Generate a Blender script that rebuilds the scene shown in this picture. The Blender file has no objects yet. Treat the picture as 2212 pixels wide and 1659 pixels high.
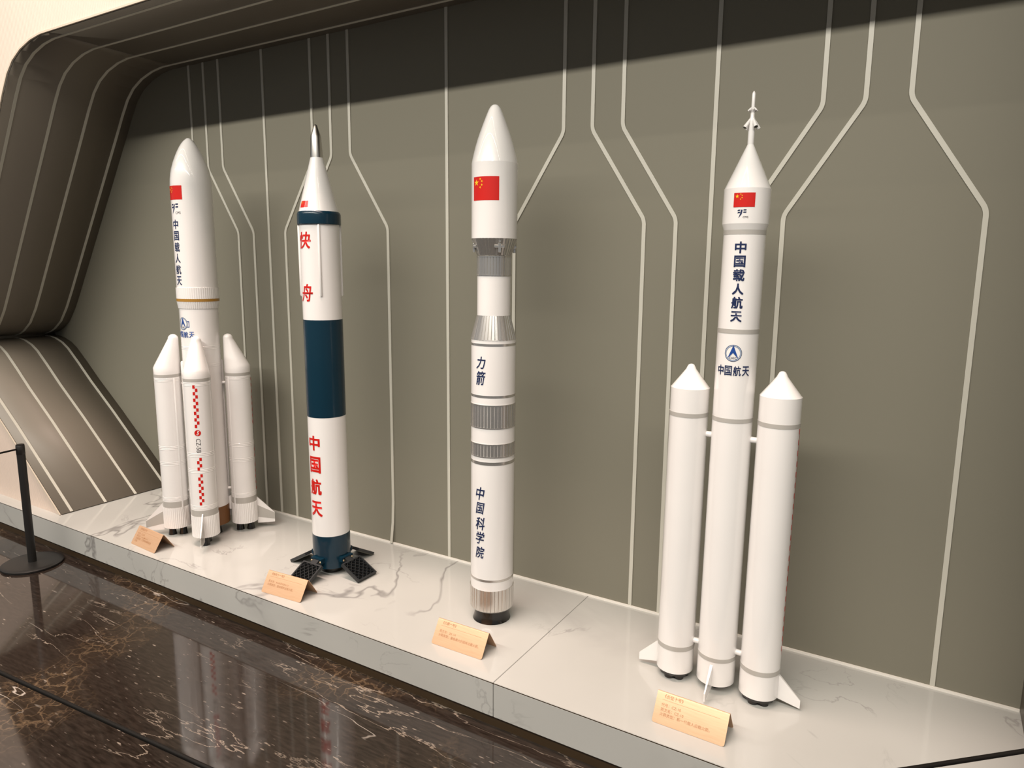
import bpy, bmesh, math, random
from mathutils import Vector, Matrix
R_ = math.radians
PI = math.pi
sc = bpy.context.scene
COL = sc.collection
ZP = 0.1567                      # height of the plinth top above the hall floor

# ------------------------------------------------------------------ camera
cam_d = bpy.data.cameras.new('camera')
cam = bpy.data.objects.new('camera', cam_d)
COL.objects.link(cam)
cam_d.sensor_fit = 'HORIZONTAL'
cam_d.sensor_width = 36.0
cam_d.lens = 36.0 * 1516.09 / 2212.0
cam_d.clip_start = 0.02
cam_d.clip_end = 100
def cam_axes(yaw, pitch, roll):
    cy, sy, cp, sp = math.cos(yaw), math.sin(yaw), math.cos(pitch), math.sin(pitch)
    f = Vector((sy*cp, cy*cp, sp)); r = Vector((cy, -sy, 0)); u = r.cross(f)
    cr, sr = math.cos(roll), math.sin(roll)
    return r*cr + u*sr, u*cr - r*sr, f
CR, CU, CF = cam_axes(-0.5437663, -0.1624469, 0.008254)
CAM = Vector((0.0, -2.3477, 1.25 + ZP))
m = Matrix.Identity(4)
for i in range(3):
    m[i][0], m[i][1], m[i][2], m[i][3] = CR[i], CU[i], -CF[i], CAM[i]
cam.matrix_world = m
sc.camera = cam

# ------------------------------------------------------------------ view, world, lamps
sc.view_settings.view_transform = 'Standard'
sc.view_settings.look = 'None'
sc.view_settings.gamma = 1
sc.view_settings.use_curve_mapping = False
sc.view_settings.exposure = 0.0
w = bpy.data.worlds.new('hall_daylight'); sc.world = w
w.use_nodes = True
bg = w.node_tree.nodes['Background']
bg.inputs[0].default_value = (0.93, 0.97, 1.0, 1)
bg.inputs[1].default_value = 0.22

def area(name, loc, target, sx, sy, power, col, spread=180):
    d = bpy.data.lights.new(name, 'AREA'); d.shape = 'RECTANGLE'
    d.size, d.size_y, d.energy, d.color = sx, sy, power, col
    d.spread = R_(spread)
    o = bpy.data.objects.new(name, d); COL.objects.link(o)
    o.location = loc
    dirv = (Vector(target) - Vector(loc)).normalized()
    z = -dirv
    x = Vector((1, 0, 0)) - z*z.x
    x.normalize(); y = z.cross(x)
    o.matrix_world = Matrix(((x.x, y.x, z.x, loc[0]), (x.y, y.y, z.y, loc[1]), (x.z, y.z, z.z, loc[2]), (0, 0, 0, 1)))
    return o
LINE = (1.0, 0.945, 0.85)
# the long ceiling line lamp running parallel to the niche
area('ceiling_line_lamp', (-1.9, -4.0, 3.90 + ZP), (-1.9, -0.2, 0.25 + ZP), 11.4, 0.11, 178, LINE, 95)
# two weaker, thin line lamps nearer the niche, mirrored as arches in the glossy noses
area('thin_line_lamp', (-1.4, -2.5, 3.90 + ZP), (-1.4, -0.9, 0.0), 10.4, 0.030, 26, (1.0, 0.92, 0.80))
area('thin_line_lamp', (-1.4, -2.0, 3.90 + ZP), (-1.4, -0.9, 0.0), 10.4, 0.030, 11, (1.0, 0.84, 0.62))
# steep downlight slot close to the niche front, over the plinth
area('downlight_slot_lamp', (-2.0, -1.08, 3.90 + ZP), (-2.0, -0.80, 0.0), 3.7, 0.28, 50, (1.0, 0.77, 0.67), 90)
# warm wall washer over the cream wall at far left
area('wall_washer_lamp', (-4.6, -0.95, 3.55 + ZP), (-4.6, -0.70, 0.0), 2.4, 0.06, 0.6, (1.0, 0.52, 0.22))

# ------------------------------------------------------------------ materials
def new_mat(name):
    mt = bpy.data.materials.new(name); mt.use_nodes = True
    nt = mt.node_tree
    return mt, nt, nt.nodes['Principled BSDF']
def mat(name, col, rough=0.4, metal=0.0, coat=0.0, bump=0.0, bscale=300, spec=0.5, var=0.03, vscale=6.0):
    mt, nt, b = new_mat(name)
    N, L = nt.nodes, nt.links
    tc = N.new('ShaderNodeTexCoord')
    nz = N.new('ShaderNodeTexNoise'); nz.inputs['Scale'].default_value = vscale; nz.inputs['Detail'].default_value = 3
    L.new(tc.outputs['Object'], nz.inputs['Vector'])
    mx = N.new('ShaderNodeMix'); mx.data_type = 'RGBA'
    mx.inputs[6].default_value = (*[c*(1-var) for c in col], 1)
    mx.inputs[7].default_value = (*[min(1, c*(1+var)) for c in col], 1)
    L.new(nz.outputs['Fac'], mx.inputs[0]); L.new(mx.outputs[2], b.inputs['Base Color'])
    b.inputs['Roughness'].default_value = rough
    b.inputs['Metallic'].default_value = metal
    b.inputs['Coat Weight'].default_value = coat
    b.inputs['Coat Roughness'].default_value = 0.012
    b.inputs['Specular IOR Level'].default_value = spec
    if bump:
        n2 = N.new('ShaderNodeTexNoise'); n2.inputs['Scale'].default_value = bscale
        L.new(tc.outputs['Object'], n2.inputs['Vector'])
        bp = N.new('ShaderNodeBump'); bp.inputs['Strength'].default_value = bump; bp.inputs['Distance'].default_value = 0.001
        L.new(n2.outputs['Fac'], bp.inputs['Height']); L.new(bp.outputs['Normal'], b.inputs['Normal'])
    return mt
M = {}
M['white'] = mat('gloss_white_paint', (0.805, 0.782, 0.765), 0.3, coat=1.0)
M['band_grey'] = mat('grey_band_paint', (0.42, 0.40, 0.37), 0.3, coat=0.4)
M['silver'] = mat('silver_paint', (0.62, 0.60, 0.57), 0.27, metal=0.85, coat=0.2)
M['steel'] = mat('brushed_steel', (0.62, 0.60, 0.57), 0.28, metal=1.0)
M['navy'] = mat('navy_paint', (0.004, 0.024, 0.042), 0.2, coat=0.12, spec=0.35)
M['navy_ink'] = mat('navy_ink', (0.012, 0.022, 0.075), 0.3)
M['blue_ink'] = mat('blue_ink', (0.015, 0.06, 0.26), 0.3)
M['pale_ink'] = mat('pale_blue_ink', (0.36, 0.45, 0.60), 0.3)
M['black_ink'] = mat('black_ink', (0.02, 0.02, 0.022), 0.4)
M['red'] = mat('red_print', (0.56, 0.011, 0.006), 0.3, coat=0.3)
M['yellow'] = mat('yellow_print', (0.85, 0.52, 0.02), 0.3)
M['black'] = mat('gloss_black', (0.008, 0.007, 0.006), 0.18, coat=0.4)
M['grid'] = mat('charcoal_plastic', (0.018, 0.020, 0.022), 0.42)
M['orange'] = mat('ochre_brown_paint', (0.16, 0.062, 0.012), 0.4)
M['gold'] = mat('gold_band_paint', (0.36, 0.19, 0.035), 0.3)
M['brass'] = mat('brass_bolt', (0.55, 0.42, 0.25), 0.3, metal=0.9)
M['cord'] = mat('black_elastic_cord', (0.004, 0.003, 0.002), 0.6, spec=0.2)
M['post'] = mat('matt_black_metal', (0.010, 0.009, 0.008), 0.45)
M['wall'] = mat('grey_green_panel', (0.212, 0.199, 0.156), 0.6, spec=0.2, bump=0.05, bscale=900, vscale=0.9, var=0.03)
M['panel'] = mat('panel_warm_tint', (0.185, 0.160, 0.128), 0.42, spec=0.35, bump=0.05, bscale=900, vscale=0.9, var=0.05)  # back wall panel made browner: the cast of warm light put into the colour
M['strip'] = mat('pale_inlay', (0.56, 0.54, 0.47), 0.4)
M['cream'] = mat('cream_fluted_plaster', (0.68, 0.56, 0.48), 0.6)
M['edge'] = mat('cream_edge_trim', (0.60, 0.52, 0.42), 0.5)
M['caulk'] = mat('pale_sealant', (0.82, 0.78, 0.72), 0.35)
M['joint'] = mat('dark_joint', (0.05, 0.03, 0.02), 0.6)
M['bronze'] = mat('bronze_toe_kick', (0.048, 0.027, 0.010), 0.5, metal=0.2)
M['ceil'] = mat('ceiling_paint', (0.55, 0.53, 0.50), 0.7)
M['etch'] = mat('etched_brown', (0.36, 0.17, 0.07), 0.6)

def copper():
    mt, nt, b = new_mat('brushed_copper')
    N, L = nt.nodes, nt.links
    tc = N.new('ShaderNodeTexCoord'); mp = N.new('ShaderNodeMapping')
    mp.inputs['Scale'].default_value = (12, 160, 160)
    L.new(tc.outputs['Object'], mp.inputs['Vector'])
    nz = N.new('ShaderNodeTexNoise'); nz.inputs['Scale'].default_value = 1.6; nz.inputs['Detail'].default_value = 4
    L.new(mp.outputs['Vector'], nz.inputs['Vector'])
    cr = N.new('ShaderNodeValToRGB')
    cr.color_ramp.elements[0].color = (0.56, 0.34, 0.20, 1); cr.color_ramp.elements[1].color = (0.66, 0.43, 0.27, 1)
    L.new(nz.outputs['Fac'], cr.inputs['Fac']); L.new(cr.outputs['Color'], b.inputs['Base Color'])
    b.inputs['Metallic'].default_value = 0.35; b.inputs['Roughness'].default_value = 0.38
    return mt
M['copper'] = copper()

def vein(N, L, vec, scale, dist, width, detail=5.0, seed=0.0):
    """thin winding line mask (1 on the vein)"""
    mp = N.new('ShaderNodeMapping'); mp.inputs['Location'].default_value = (seed, seed*1.7, seed*0.3)
    L.new(vec, mp.inputs['Vector'])
    nz = N.new('ShaderNodeTexNoise'); nz.inputs['Scale'].default_value = scale; nz.inputs['Detail'].default_value = detail
    nz.inputs['Roughness'].default_value = 0.55; nz.inputs['Distortion'].default_value = dist
    L.new(mp.outputs['Vector'], nz.inputs['Vector'])
    s = N.new('ShaderNodeMath'); s.operation = 'SUBTRACT'; s.inputs[1].default_value = 0.5
    L.new(nz.outputs['Fac'], s.inputs[0])
    a = N.new('ShaderNodeMath'); a.operation = 'ABSOLUTE'; L.new(s.outputs[0], a.inputs[0])
    r = N.new('ShaderNodeMapRange'); r.inputs[1].default_value = 0.0; r.inputs[2].default_value = width
    r.inputs[3].default_value = 1.0; r.inputs[4].default_value = 0.0
    L.new(a.outputs[0], r.inputs[0])
    return r.outputs[0]
def mulm(N, L, a, b):
    x = N.new('ShaderNodeMath'); x.operation = 'MULTIPLY'
    L.new(a, x.inputs[0])
    if isinstance(b, float): x.inputs[1].default_value = b
    else: L.new(b, x.inputs[1])
    return x.outputs[0]
def patch(N, L, vec, scale, lo, hi, seed=0.0):
    mp = N.new('ShaderNodeMapping'); mp.inputs['Location'].default_value = (seed, -seed, seed*0.7)
    L.new(vec, mp.inputs['Vector'])
    nz = N.new('ShaderNodeTexNoise'); nz.inputs['Scale'].default_value = scale; nz.inputs['Detail'].default_value = 2
    L.new(mp.outputs['Vector'], nz.inputs['Vector'])
    r = N.new('ShaderNodeMapRange'); r.inputs[1].default_value = lo; r.inputs[2].default_value = hi
    L.new(nz.outputs['Fac'], r.inputs[0])
    return r.outputs[0]
def blend(N, L, fac, a, b):
    mx = N.new('ShaderNodeMix'); mx.data_type = 'RGBA'
    L.new(fac, mx.inputs[0])
    for s, v in ((6, a), (7, b)):
        if isinstance(v, tuple): mx.inputs[s].default_value = (*v, 1)
        else: L.new(v, mx.inputs[s])
    return mx.outputs[2]
def white_marble():
    mt, nt, b = new_mat('white_veined_marble')
    N, L = nt.nodes, nt.links
    g = N.new('ShaderNodeNewGeometry'); vec = g.outputs['Position']
    base = blend(N, L, patch(N, L, vec, 1.8, 0.3, 0.7), (0.43, 0.425, 0.40), (0.48, 0.475, 0.45))
    v1 = mulm(N, L, vein(N, L, vec, 1.3, 0.5, 0.010, 5, 3.1), patch(N, L, vec, 2.0, 0.50, 0.62, 5.0))
    v2 = mulm(N, L, vein(N, L, vec, 2.3, 0.7, 0.008, 6, 9.4), patch(N, L, vec, 2.6, 0.52, 0.66, 1.0))
    cl = mulm(N, L, vein(N, L, vec, 1.3, 0.5, 0.05, 5, 3.1), patch(N, L, vec, 2.4, 0.54, 0.70, 5.0))
    c = blend(N, L, mulm(N, L, cl, 0.35), base, (0.30, 0.29, 0.28))
    c = blend(N, L, mulm(N, L, v1, 0.75), c, (0.17, 0.16, 0.155))
    c = blend(N, L, mulm(N, L, v2, 0.55), c, (0.23, 0.22, 0.21))
    L.new(c, b.inputs['Base Color'])
    b.inputs['Roughness'].default_value = 0.09
    b.inputs['Specular IOR Level'].default_value = 0.45
    return mt
M['marble'] = white_marble()
def dark_marble():
    mt, nt, b = new_mat('dark_brown_marble')
    N, L = nt.nodes, nt.links
    g = N.new('ShaderNodeNewGeometry'); vec = g.outputs['Position']
    mp = N.new('ShaderNodeMapping'); mp.inputs['Rotation'].default_value = (0, 0, R_(-33)); mp.inputs['Scale'].default_value = (0.32, 1.9, 1)
    L.new(vec, mp.inputs['Vector']); sv = mp.outputs['Vector']
    base = blend(N, L, patch(N, L, sv, 2.2, 0.3, 0.72, 2.0), (0.012, 0.0083, 0.0064), (0.024, 0.0170, 0.0133))
    fine = blend(N, L, patch(N, L, sv, 60, 0.35, 0.75, 1.0), base, (0.036, 0.026, 0.0205))
    # golden web of fine cracks, in patches
    def web(scale, width, amt, seed):
        nz = N.new('ShaderNodeTexNoise'); nz.inputs['Scale'].default_value = scale*0.9; nz.inputs['Detail'].default_value = 4
        L.new(vec, nz.inputs['Vector'])
        va = N.new('ShaderNodeVectorMath'); va.operation = 'MULTIPLY_ADD'
        L.new(nz.outputs['Color'], va.inputs[0]); va.inputs[1].default_value = (amt, amt, amt); L.new(vec, va.inputs[2])
        v = N.new('ShaderNodeTexVoronoi'); v.feature = 'DISTANCE_TO_EDGE'; v.inputs['Scale'].default_value = scale
        L.new(va.outputs[0], v.inputs['Vector'])
        r = N.new('ShaderNodeMapRange'); r.inputs[1].default_value = 0.0; r.inputs[2].default_value = width; r.inputs[3].default_value = 1; r.inputs[4].default_value = 0
        L.new(v.outputs['Distance'], r.inputs[0])
        return r.outputs[0]
    pg = patch(N, L, vec, 1.5, 0.53, 0.66, 3.0)
    c = blend(N, L, mulm(N, L, pg, 0.15), fine, (0.085, 0.052, 0.026))
    c = blend(N, L, mulm(N, L, mulm(N, L, web(10.0, 0.04, 0.16, 1), pg), 0.42), c, (0.27, 0.18, 0.105))
    c = blend(N, L, mulm(N, L, mulm(N, L, web(17.0, 0.05, 0.09, 2), pg), 0.28), c, (0.25, 0.16, 0.09))
    thin = mulm(N, L, vein(N, L, sv, 3.4, 0.25, 0.0050, 7, 2.2), patch(N, L, vec, 2.4, 0.46, 0.60, 8.0))
    c = blend(N, L, mulm(N, L, thin, 0.7), c, (0.42, 0.34, 0.27))
    wide = mulm(N, L, vein(N, L, sv, 1.9, 0.15, 0.0035, 4, 14.0), patch(N, L, sv, 3.2, 0.56, 0.64, 4.0))
    c = blend(N, L, mulm(N, L, wide, 0.85), c, (0.62, 0.55, 0.48))
    # pale fossil flecks
    vo = N.new('ShaderNodeTexVoronoi'); vo.inputs['Scale'].default_value = 22; vo.inputs['Randomness'].default_value = 1
    m2 = N.new('ShaderNodeMapping'); m2.inputs['Rotation'].default_value = (0, 0, R_(-33)); m2.inputs['Scale'].default_value = (0.6, 2.4, 1)
    L.new(vec, m2.inputs['Vector']); L.new(m2.outputs['Vector'], vo.inputs['Vector'])
    r = N.new('ShaderNodeMapRange'); r.inputs[1].default_value = 0.10; r.inputs[2].default_value = 0.16; r.inputs[3].default_value = 1; r.inputs[4].default_value = 0
    L.new(vo.outputs['Distance'], r.inputs[0])
    fl = mulm(N, L, r.outputs[0], patch(N, L, vec, 7.0, 0.50, 0.62, 7.0))
    c = blend(N, L, mulm(N, L, fl, 0.6), c, (0.40, 0.33, 0.27))
    v2 = N.new('ShaderNodeTexVoronoi'); v2.inputs['Scale'].default_value = 55
    m3 = N.new('ShaderNodeMapping'); m3.inputs['Rotation'].default_value = (0, 0, R_(-31)); m3.inputs['Scale'].default_value = (0.28, 2.0, 1)
    L.new(vec, m3.inputs['Vector']); L.new(m3.outputs['Vector'], v2.inputs['Vector'])
    r2 = N.new('ShaderNodeMapRange'); r2.inputs[1].default_value = 0.08; r2.inputs[2].default_value = 0.15; r2.inputs[3].default_value = 1; r2.inputs[4].default_value = 0
    L.new(v2.outputs['Distance'], r2.inputs[0])
    fl2 = mulm(N, L, r2.outputs[0], patch(N, L, vec, 9.0, 0.46, 0.60, 2.0))
    c = blend(N, L, mulm(N, L, fl2, 0.45), c, (0.30, 0.24, 0.20))
    L.new(c, b.inputs['Base Color'])
    b.inputs['Roughness'].default_value = 0.06
    b.inputs['Specular IOR Level'].default_value = 0.95
    return mt
M['floor'] = dark_marble()

# ------------------------------------------------------------------ object helpers
def obj(name, bm, mtl, parent=None, label=None, smooth=35):
    bmesh.ops.recalc_face_normals(bm, faces=bm.faces[:])
    me = bpy.data.meshes.new(name)
    bm.to_mesh(me); bm.free()
    if smooth:
        me.shade_smooth(); me.set_sharp_from_angle(angle=R_(smooth))
    me.materials.append(M[mtl])
    o = bpy.data.objects.new(name, me); COL.objects.link(o)
    if parent is not None: o.parent = parent
    if label: o['label'] = label
    return o
def struct(name, bm, mtl, smooth=35, label=None):
    o = obj(name, bm, mtl, None, label, smooth); o['kind'] = 'structure'; return o
def thing(name, label, cat, loc, rot=(0, 0, 0), group=None):
    o = bpy.data.objects.new(name, None); COL.objects.link(o)
    o.empty_display_size = 0.05
    o.location = loc; o.rotation_euler = rot; o['label'] = label; o['category'] = cat
    if group: o['group'] = group
    return o
def copy_tree(o, parent, rotz=None, loc=None):
    c = o.copy(); COL.objects.link(c); c.parent = parent
    if rotz is not None: c.rotation_euler = (0, 0, rotz)
    if loc is not None: c.location = loc
    for ch in list(o.children): copy_tree(ch, c)
    return c
def box(bm, c, s, rot=None):
    mt = Matrix.Translation(c) @ (rot.to_4x4() if rot else Matrix.Identity(4)) @ Matrix.Diagonal((*s, 1))
    bmesh.ops.create_cube(bm, size=1, matrix=mt)
def bx(lo, hi, bev=0.0):
    bm = bmesh.new()
    box(bm, [(a+b)/2 for a, b in zip(lo, hi)], [b-a for a, b in zip(lo, hi)])
    if bev: bmesh.ops.bevel(bm, geom=bm.edges[:], offset=bev, segments=2, affect='EDGES')
    return bm
def lathe(prof, segs=96, bm=None, rmod=None, cap=(True, True), off=None):
    """prof: list of (r, z). rmod(angle_index, r) shapes ribs. off(z)->(x,y) shifts rings."""
    bm = bm or bmesh.new(); rings = []
    for r, z in prof:
        ring = []
        ox, oy = off(z) if off else (0, 0)
        for i in range(segs):
            a = 2*PI*i/segs
            rr = rmod(i, r) if rmod else r
            ring.append(bm.verts.new((ox + rr*math.cos(a), oy + rr*math.sin(a), z)))
        rings.append(ring)
    for A, B in zip(rings, rings[1:]):
        for i in range(segs):
            bm.faces.new((A[i], A[(i+1) % segs], B[(i+1) % segs], B[i]))
    if cap[0]: bm.faces.new(rings[0][::-1])
    if cap[1]: bm.faces.new(rings[-1])
    return bm
def shell(r, z0, z1, t=0.0006, segs=96, bev=0.0):
    return lathe([(r, z0), (r + t, z0), (r + t, z1), (r, z1)], segs, cap=(False, False))
def ribbed(prof, n, depth, duty=(0, 1, 1, 0)):
    k = len(duty)
    return lathe(prof, n*k, rmod=lambda i, r: r - depth*(1 - duty[i % k]))
def tube(pts, r, segs=12, bm=None, r2=None, cap=True):
    bm = bm or bmesh.new(); pts = [Vector(p) for p in pts]; rings = []
    for i, p in enumerate(pts):
        d = (pts[min(i+1, len(pts)-1)] - pts[max(i-1, 0)]).normalized()
        u = d.cross(Vector((0, 0, 1)))
        if u.length < 1e-4: u = Vector((1, 0, 0))
        u.normalize(); v = d.cross(u)
        rr = r if r2 is None else r + (r2 - r)*i/(len(pts)-1)
        rings.append([bm.verts.new(p + (u*math.cos(2*PI*k/segs) + v*math.sin(2*PI*k/segs))*rr) for k in range(segs)])
    for A, B in zip(rings, rings[1:]):
        for k in range(segs): bm.faces.new((A[k], A[(k+1) % segs], B[(k+1) % segs], B[k]))
    if cap:
        bm.faces.new(rings[0][::-1]); bm.faces.new(rings[-1])
    return bm
def prism(poly, y0, y1, bm=None):
    """polygon in x,z extruded along y"""
    bm = bm or bmesh.new()
    a = [bm.verts.new((x, y0, z)) for x, z in poly]; b = [bm.verts.new((x, y1, z)) for x, z in poly]
    n = len(poly)
    bm.faces.new(a); bm.faces.new(b[::-1])
    for i in range(n): bm.faces.new((a[i], b[i], b[(i+1) % n], a[(i+1) % n]))
    return bm
def round_poly(pts, rad, n=6):
    """round the inner corners of an open polyline"""
    out = [Vector(pts[0])]
    for a, b, c in zip(pts, pts[1:], pts[2:]):
        a, b, c = Vector(a), Vector(b), Vector(c)
        u, v = (a-b).normalized(), (c-b).normalized()
        th = u.angle(v)/2; d = min(rad/math.tan(th), (a-b).length*0.45, (c-b).length*0.45)
        p, q = b+u*d, b+v*d
        for i in range(n+1):
            t = i/n; out.append(p*(1-t)**2 + b*2*t*(1-t) + q*t*t)
    out.append(Vector(pts[-1]))
    return out

# ------------------------------------------------------------------ lettering
_tc = {}
def glyphs(text, bold=0.0, shear=0.0):
    """flat triangles of a text in em units: (verts, faces)"""
    key = (text, bold, shear)
    if key in _tc: return _tc[key]
    cu = bpy.data.curves.new('lettering_source', 'FONT'); cu.body = text; cu.resolution_u = 3
    cu.offset = bold; cu.shear = shear
    o = bpy.data.objects.new('lettering_source', cu); COL.objects.link(o)
    bpy.context.view_layer.update()
    dg = bpy.context.evaluated_depsgraph_get()
    ev = o.evaluated_get(dg); me = ev.to_mesh()
    res = ([tuple(v.co) for v in me.vertices], [tuple(p.vertices) for p in me.polygons])
    ev.to_mesh_clear()
    bpy.data.objects.remove(o); bpy.data.curves.remove(cu)
    _tc[key] = res
    return res
def add_flat(bm, verts, faces, fn):
    vs = [bm.verts.new(fn(*v[:2])) for v in verts]
    for f in faces:
        try: bm.faces.new([vs[i] for i in f])
        except ValueError: pass
def text_bm(text, cx, cy, w, h, bold=0.0, shear=0.0, bm=None, rot=0.0, fit=False, fat=0.0):
    """text centred in a w x h box (per em box of the string, or its ink if fit)"""
    bm = bm or bmesh.new()
    v, f = glyphs(text, bold, shear)
    if not v: return bm
    x0, x1 = min(p[0] for p in v), max(p[0] for p in v)
    y0, y1 = min(p[1] for p in v), max(p[1] for p in v)
    if not fit: y0, y1 = -0.085, 0.85
    sx, sy = w/(x1-x0), h/(y1-y0)
    mx, my = (x0+x1)/2, (y0+y1)/2
    c, s = math.cos(rot), math.sin(rot)
    def fn(x, y):
        X, Y = (x-mx)*sx, (y-my)*sy
        return (cx + X*c - Y*s, cy + X*s + Y*c, 0)
    if not fat: add_flat(bm, v, f, fn)
    else:
        q = fat*h; sx, sy = (w - 2*q)/(x1-x0), (h - 2*q)/(y1-y0)
        for k, (ox, oy) in enumerate(((q, q), (-q, q), (q, -q), (-q, -q))):
            add_flat(bm, v, f, lambda x, y: (fn(x, y)[0] + ox, fn(x, y)[1] + oy, 0.00012*k))
    return bm
def line_bm(text, x, cy, h, bm, bold=0.0):
    """left aligned line of natural proportions, em height h"""
    v, f = glyphs(text, bold)
    k = h/0.93
    add_flat(bm, v, f, lambda X, Y: (x + X*k, cy + (Y-0.38)*k, 0))
    return bm
def wrap(bm, rf, ang, eps=0.0005, step=3.0):
    """bend a flat decal (x along the arc, y up = z) on to a body of revolution rf(z), facing angle ang"""
    if not bm.verts: return bm
    xs = [v.co.x for v in bm.verts]; ys = [v.co.y for v in bm.verts]
    r0 = max(rf((min(ys)+max(ys))/2), 0.004); st = r0*R_(step)
    k0 = math.ceil(min(xs)/st); k1 = math.floor(max(xs)/st)
    for k in range(k0, k1+1):
        bmesh.ops.bisect_plane(bm, geom=bm.verts[:]+bm.edges[:]+bm.faces[:], plane_co=(k*st, 0, 0), plane_no=(1, 0, 0), dist=1e-6)
    for v in bm.verts:
        x, z = v.co.x, v.co.y
        r = rf(z) + v.co.z; a = ang + x/r0
        v.co = ((r+eps)*math.cos(a), (r+eps)*math.sin(a), z)
    return bm
def decal(name, bm, rf, ang, mtl, parent, eps=0.0005):
    o = obj(name, wrap(bm, rf, ang, eps), mtl, parent, smooth=0)
    for p in o.data.polygons: p.use_smooth = True
    return o
def rect(bm, x0, x1, y0, y1):
    bm.faces.new([bm.verts.new(p) for p in ((x0, y0, 0), (x1, y0, 0), (x1, y1, 0), (x0, y1, 0))])
def disc(bm, cx, cy, r0, r1, n=40):
    A = [bm.verts.new((cx + r1*math.cos(2*PI*i/n), cy + r1*math.sin(2*PI*i/n), 0)) for i in range(n)]
    if r0 <= 0: bm.faces.new(A); return
    B = [bm.verts.new((cx + r0*math.cos(2*PI*i/n), cy + r0*math.sin(2*PI*i/n), 0)) for i in range(n)]
    for i in range(n): bm.faces.new((A[i], A[(i+1) % n], B[(i+1) % n], B[i]))
def star(bm, cx, cy, r, rot=0.0):
    c = bm.verts.new((cx, cy, 0)); P = []
    for i in range(10):
        a = PI/2 + rot + i*PI/5; q = r if i % 2 == 0 else r*0.382
        P.append(bm.verts.new((cx + q*math.cos(a), cy + q*math.sin(a), 0)))
    for i in range(10): bm.faces.new((c, P[i], P[(i+1) % 10]))
def flag(parent, rf, ang, zc, w, h):
    bm = bmesh.new(); rect(bm, -w/2, w/2, zc-h/2, zc+h/2)
    f = decal('flag', bm, rf, ang, 'red', parent)
    bm = bmesh.new(); u = h/20
    star(bm, -w/2 + w*0.167, zc + 5*u, 3*u)
    for fx, fy, q in ((10, 8, .4), (12, 6, -.2), (12, 3, .2), (10, 1, -.4)):
        star(bm, -w/2 + w*fx/30, zc + fy*u, 1.15*u, q)
    decal('flag_stars', bm, rf, ang, 'yellow', f, 0.0009)
    return f
def crew_mark(parent, rf, ang, zc, h, side=1.0):
    """slanted spaceflight emblem of a leaning stroke with four dashes and the letters CMS"""
    u = h/100.0; bm = bmesh.new()
    def P(pts): bm.faces.new([bm.verts.new((x*u, zc + y*u, 0)) for x, y in pts])
    P([(-10, 40), (-4, 50), (4, 50), (8, 42), (2, 0), (-36, -50), (-18, 2)])
    for y in (38, 12):
        P([(16, y), (50, y), (46 + 8, y + 14), (20, y + 14)])
        P([(-52, y - 4), (-20, y - 2), (-16, y + 12), (-44, y + 10)])
    em = decal('spaceflight_emblem', bm, rf, ang, 'navy_ink', parent)
    decal('emblem_letters', text_bm('CMS', 46*u, zc - 38*u, 62*u, 24*u, fit=True), rf, ang, 'black_ink', em)
    return em
def round_mark(parent, rf, ang, zc, d):
    """round emblem with an arrowhead inside rings and the letters CASC"""
    r = d/2; bm = bmesh.new()
    disc(bm, 0, zc, r*0.94, r); disc(bm, 0, zc, r*0.80, r*0.83)
    em = decal('round_emblem', bm, rf, ang, 'navy_ink', parent)
    bm = bmesh.new()
    disc(bm, 0, zc, r*0.84, r*0.93)
    decal('emblem_ring', bm, rf, ang, 'pale_ink', em)
    bm = bmesh.new()
    def P(pts): bm.faces.new([bm.verts.new((x*r, zc + y*r, 0)) for x, y in pts])
    P([(0, 0.95), (-0.62, -0.62), (-0.28, -0.28), (0, 0.05)]); P([(0, 0.95), (0, 0.05), (0.28, -0.28), (0.62, -0.62)])
    decal('emblem_arrow', bm, rf, ang, 'blue_ink', em, 0.0008)
    decal('emblem_letters', text_bm('CASC', 0, zc - r*0.56, r*0.86, r*0.26, fit=True, bold=0.01), rf, ang, 'navy_ink', em, 0.0008)
    return em
def column_text(parent, rf, ang, chars, zs, w, mtl, bold=0.02, shear=0.0, name='lettering', fat=0.0):
    """one lettering part: characters stacked downward; zs = (top, bottom) of each"""
    bm = bmesh.new()
    for ch, (zt, zb) in zip(chars, zs):
        text_bm(ch, 0, (zt+zb)/2, w, zt-zb, bold, shear, bm, fit=True, fat=fat)
    return decal(name, bm, rf, ang, mtl, parent, 0.0007)
def checker(bm, z0, z1, n, w, first):
    dz = (z0 - z1)/n
    for i in range(n):
        s = first if i % 2 == 0 else -first
        rect(bm, min(0, s*w), max(0, s*w), z0 - (i+1)*dz, z0 - i*dz)
def lean(xy, to_right):
    """small lean of a standing model, in radians toward the right as seen from the visitor's side"""
    u = Vector((xy[0]-CAM.x, xy[1]-CAM.y, 0)).normalized()      # away from the visitor
    q = Matrix.Rotation(to_right, 3, u)
    return q.to_euler()

# ------------------------------------------------------------------ the room
XE = 0.307                       # right end of the niche, moved in so its panel shades the back wall
YF = -0.617                      # front plane of the niche frame and of the cream wall
ZS = 2.246                       # niche soffit above the plinth top
PROF = [(0.335, 2.246), (-3.40, 2.246), (-3.47, 2.2455), (-3.556, 2.235), (-3.65, 2.210), (-3.73, 2.172), (-3.79, 2.122),
        (-3.85, 2.045), (-3.93, 1.930), (-4.465, 1.180), (-4.52, 1.102), (-4.60, 0.995), (-4.68, 0.910),
        (-4.765, 0.858), (-4.82, 0.836), (-4.88, 0.822), (-4.88, 0.803), (-4.82, 0.801), (-4.765, 0.793), (-4.69, 0.770),
        (-4.63, 0.738), (-4.53, 0.660), (-4.40, 0.552), (-4.18, 0.385), (-3.7085, 0.0036)]
struct('floor', bx((-9, -8, -0.2), (4, 0.3, 0.0)), 'floor', 0)
bm = bmesh.new()
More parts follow.
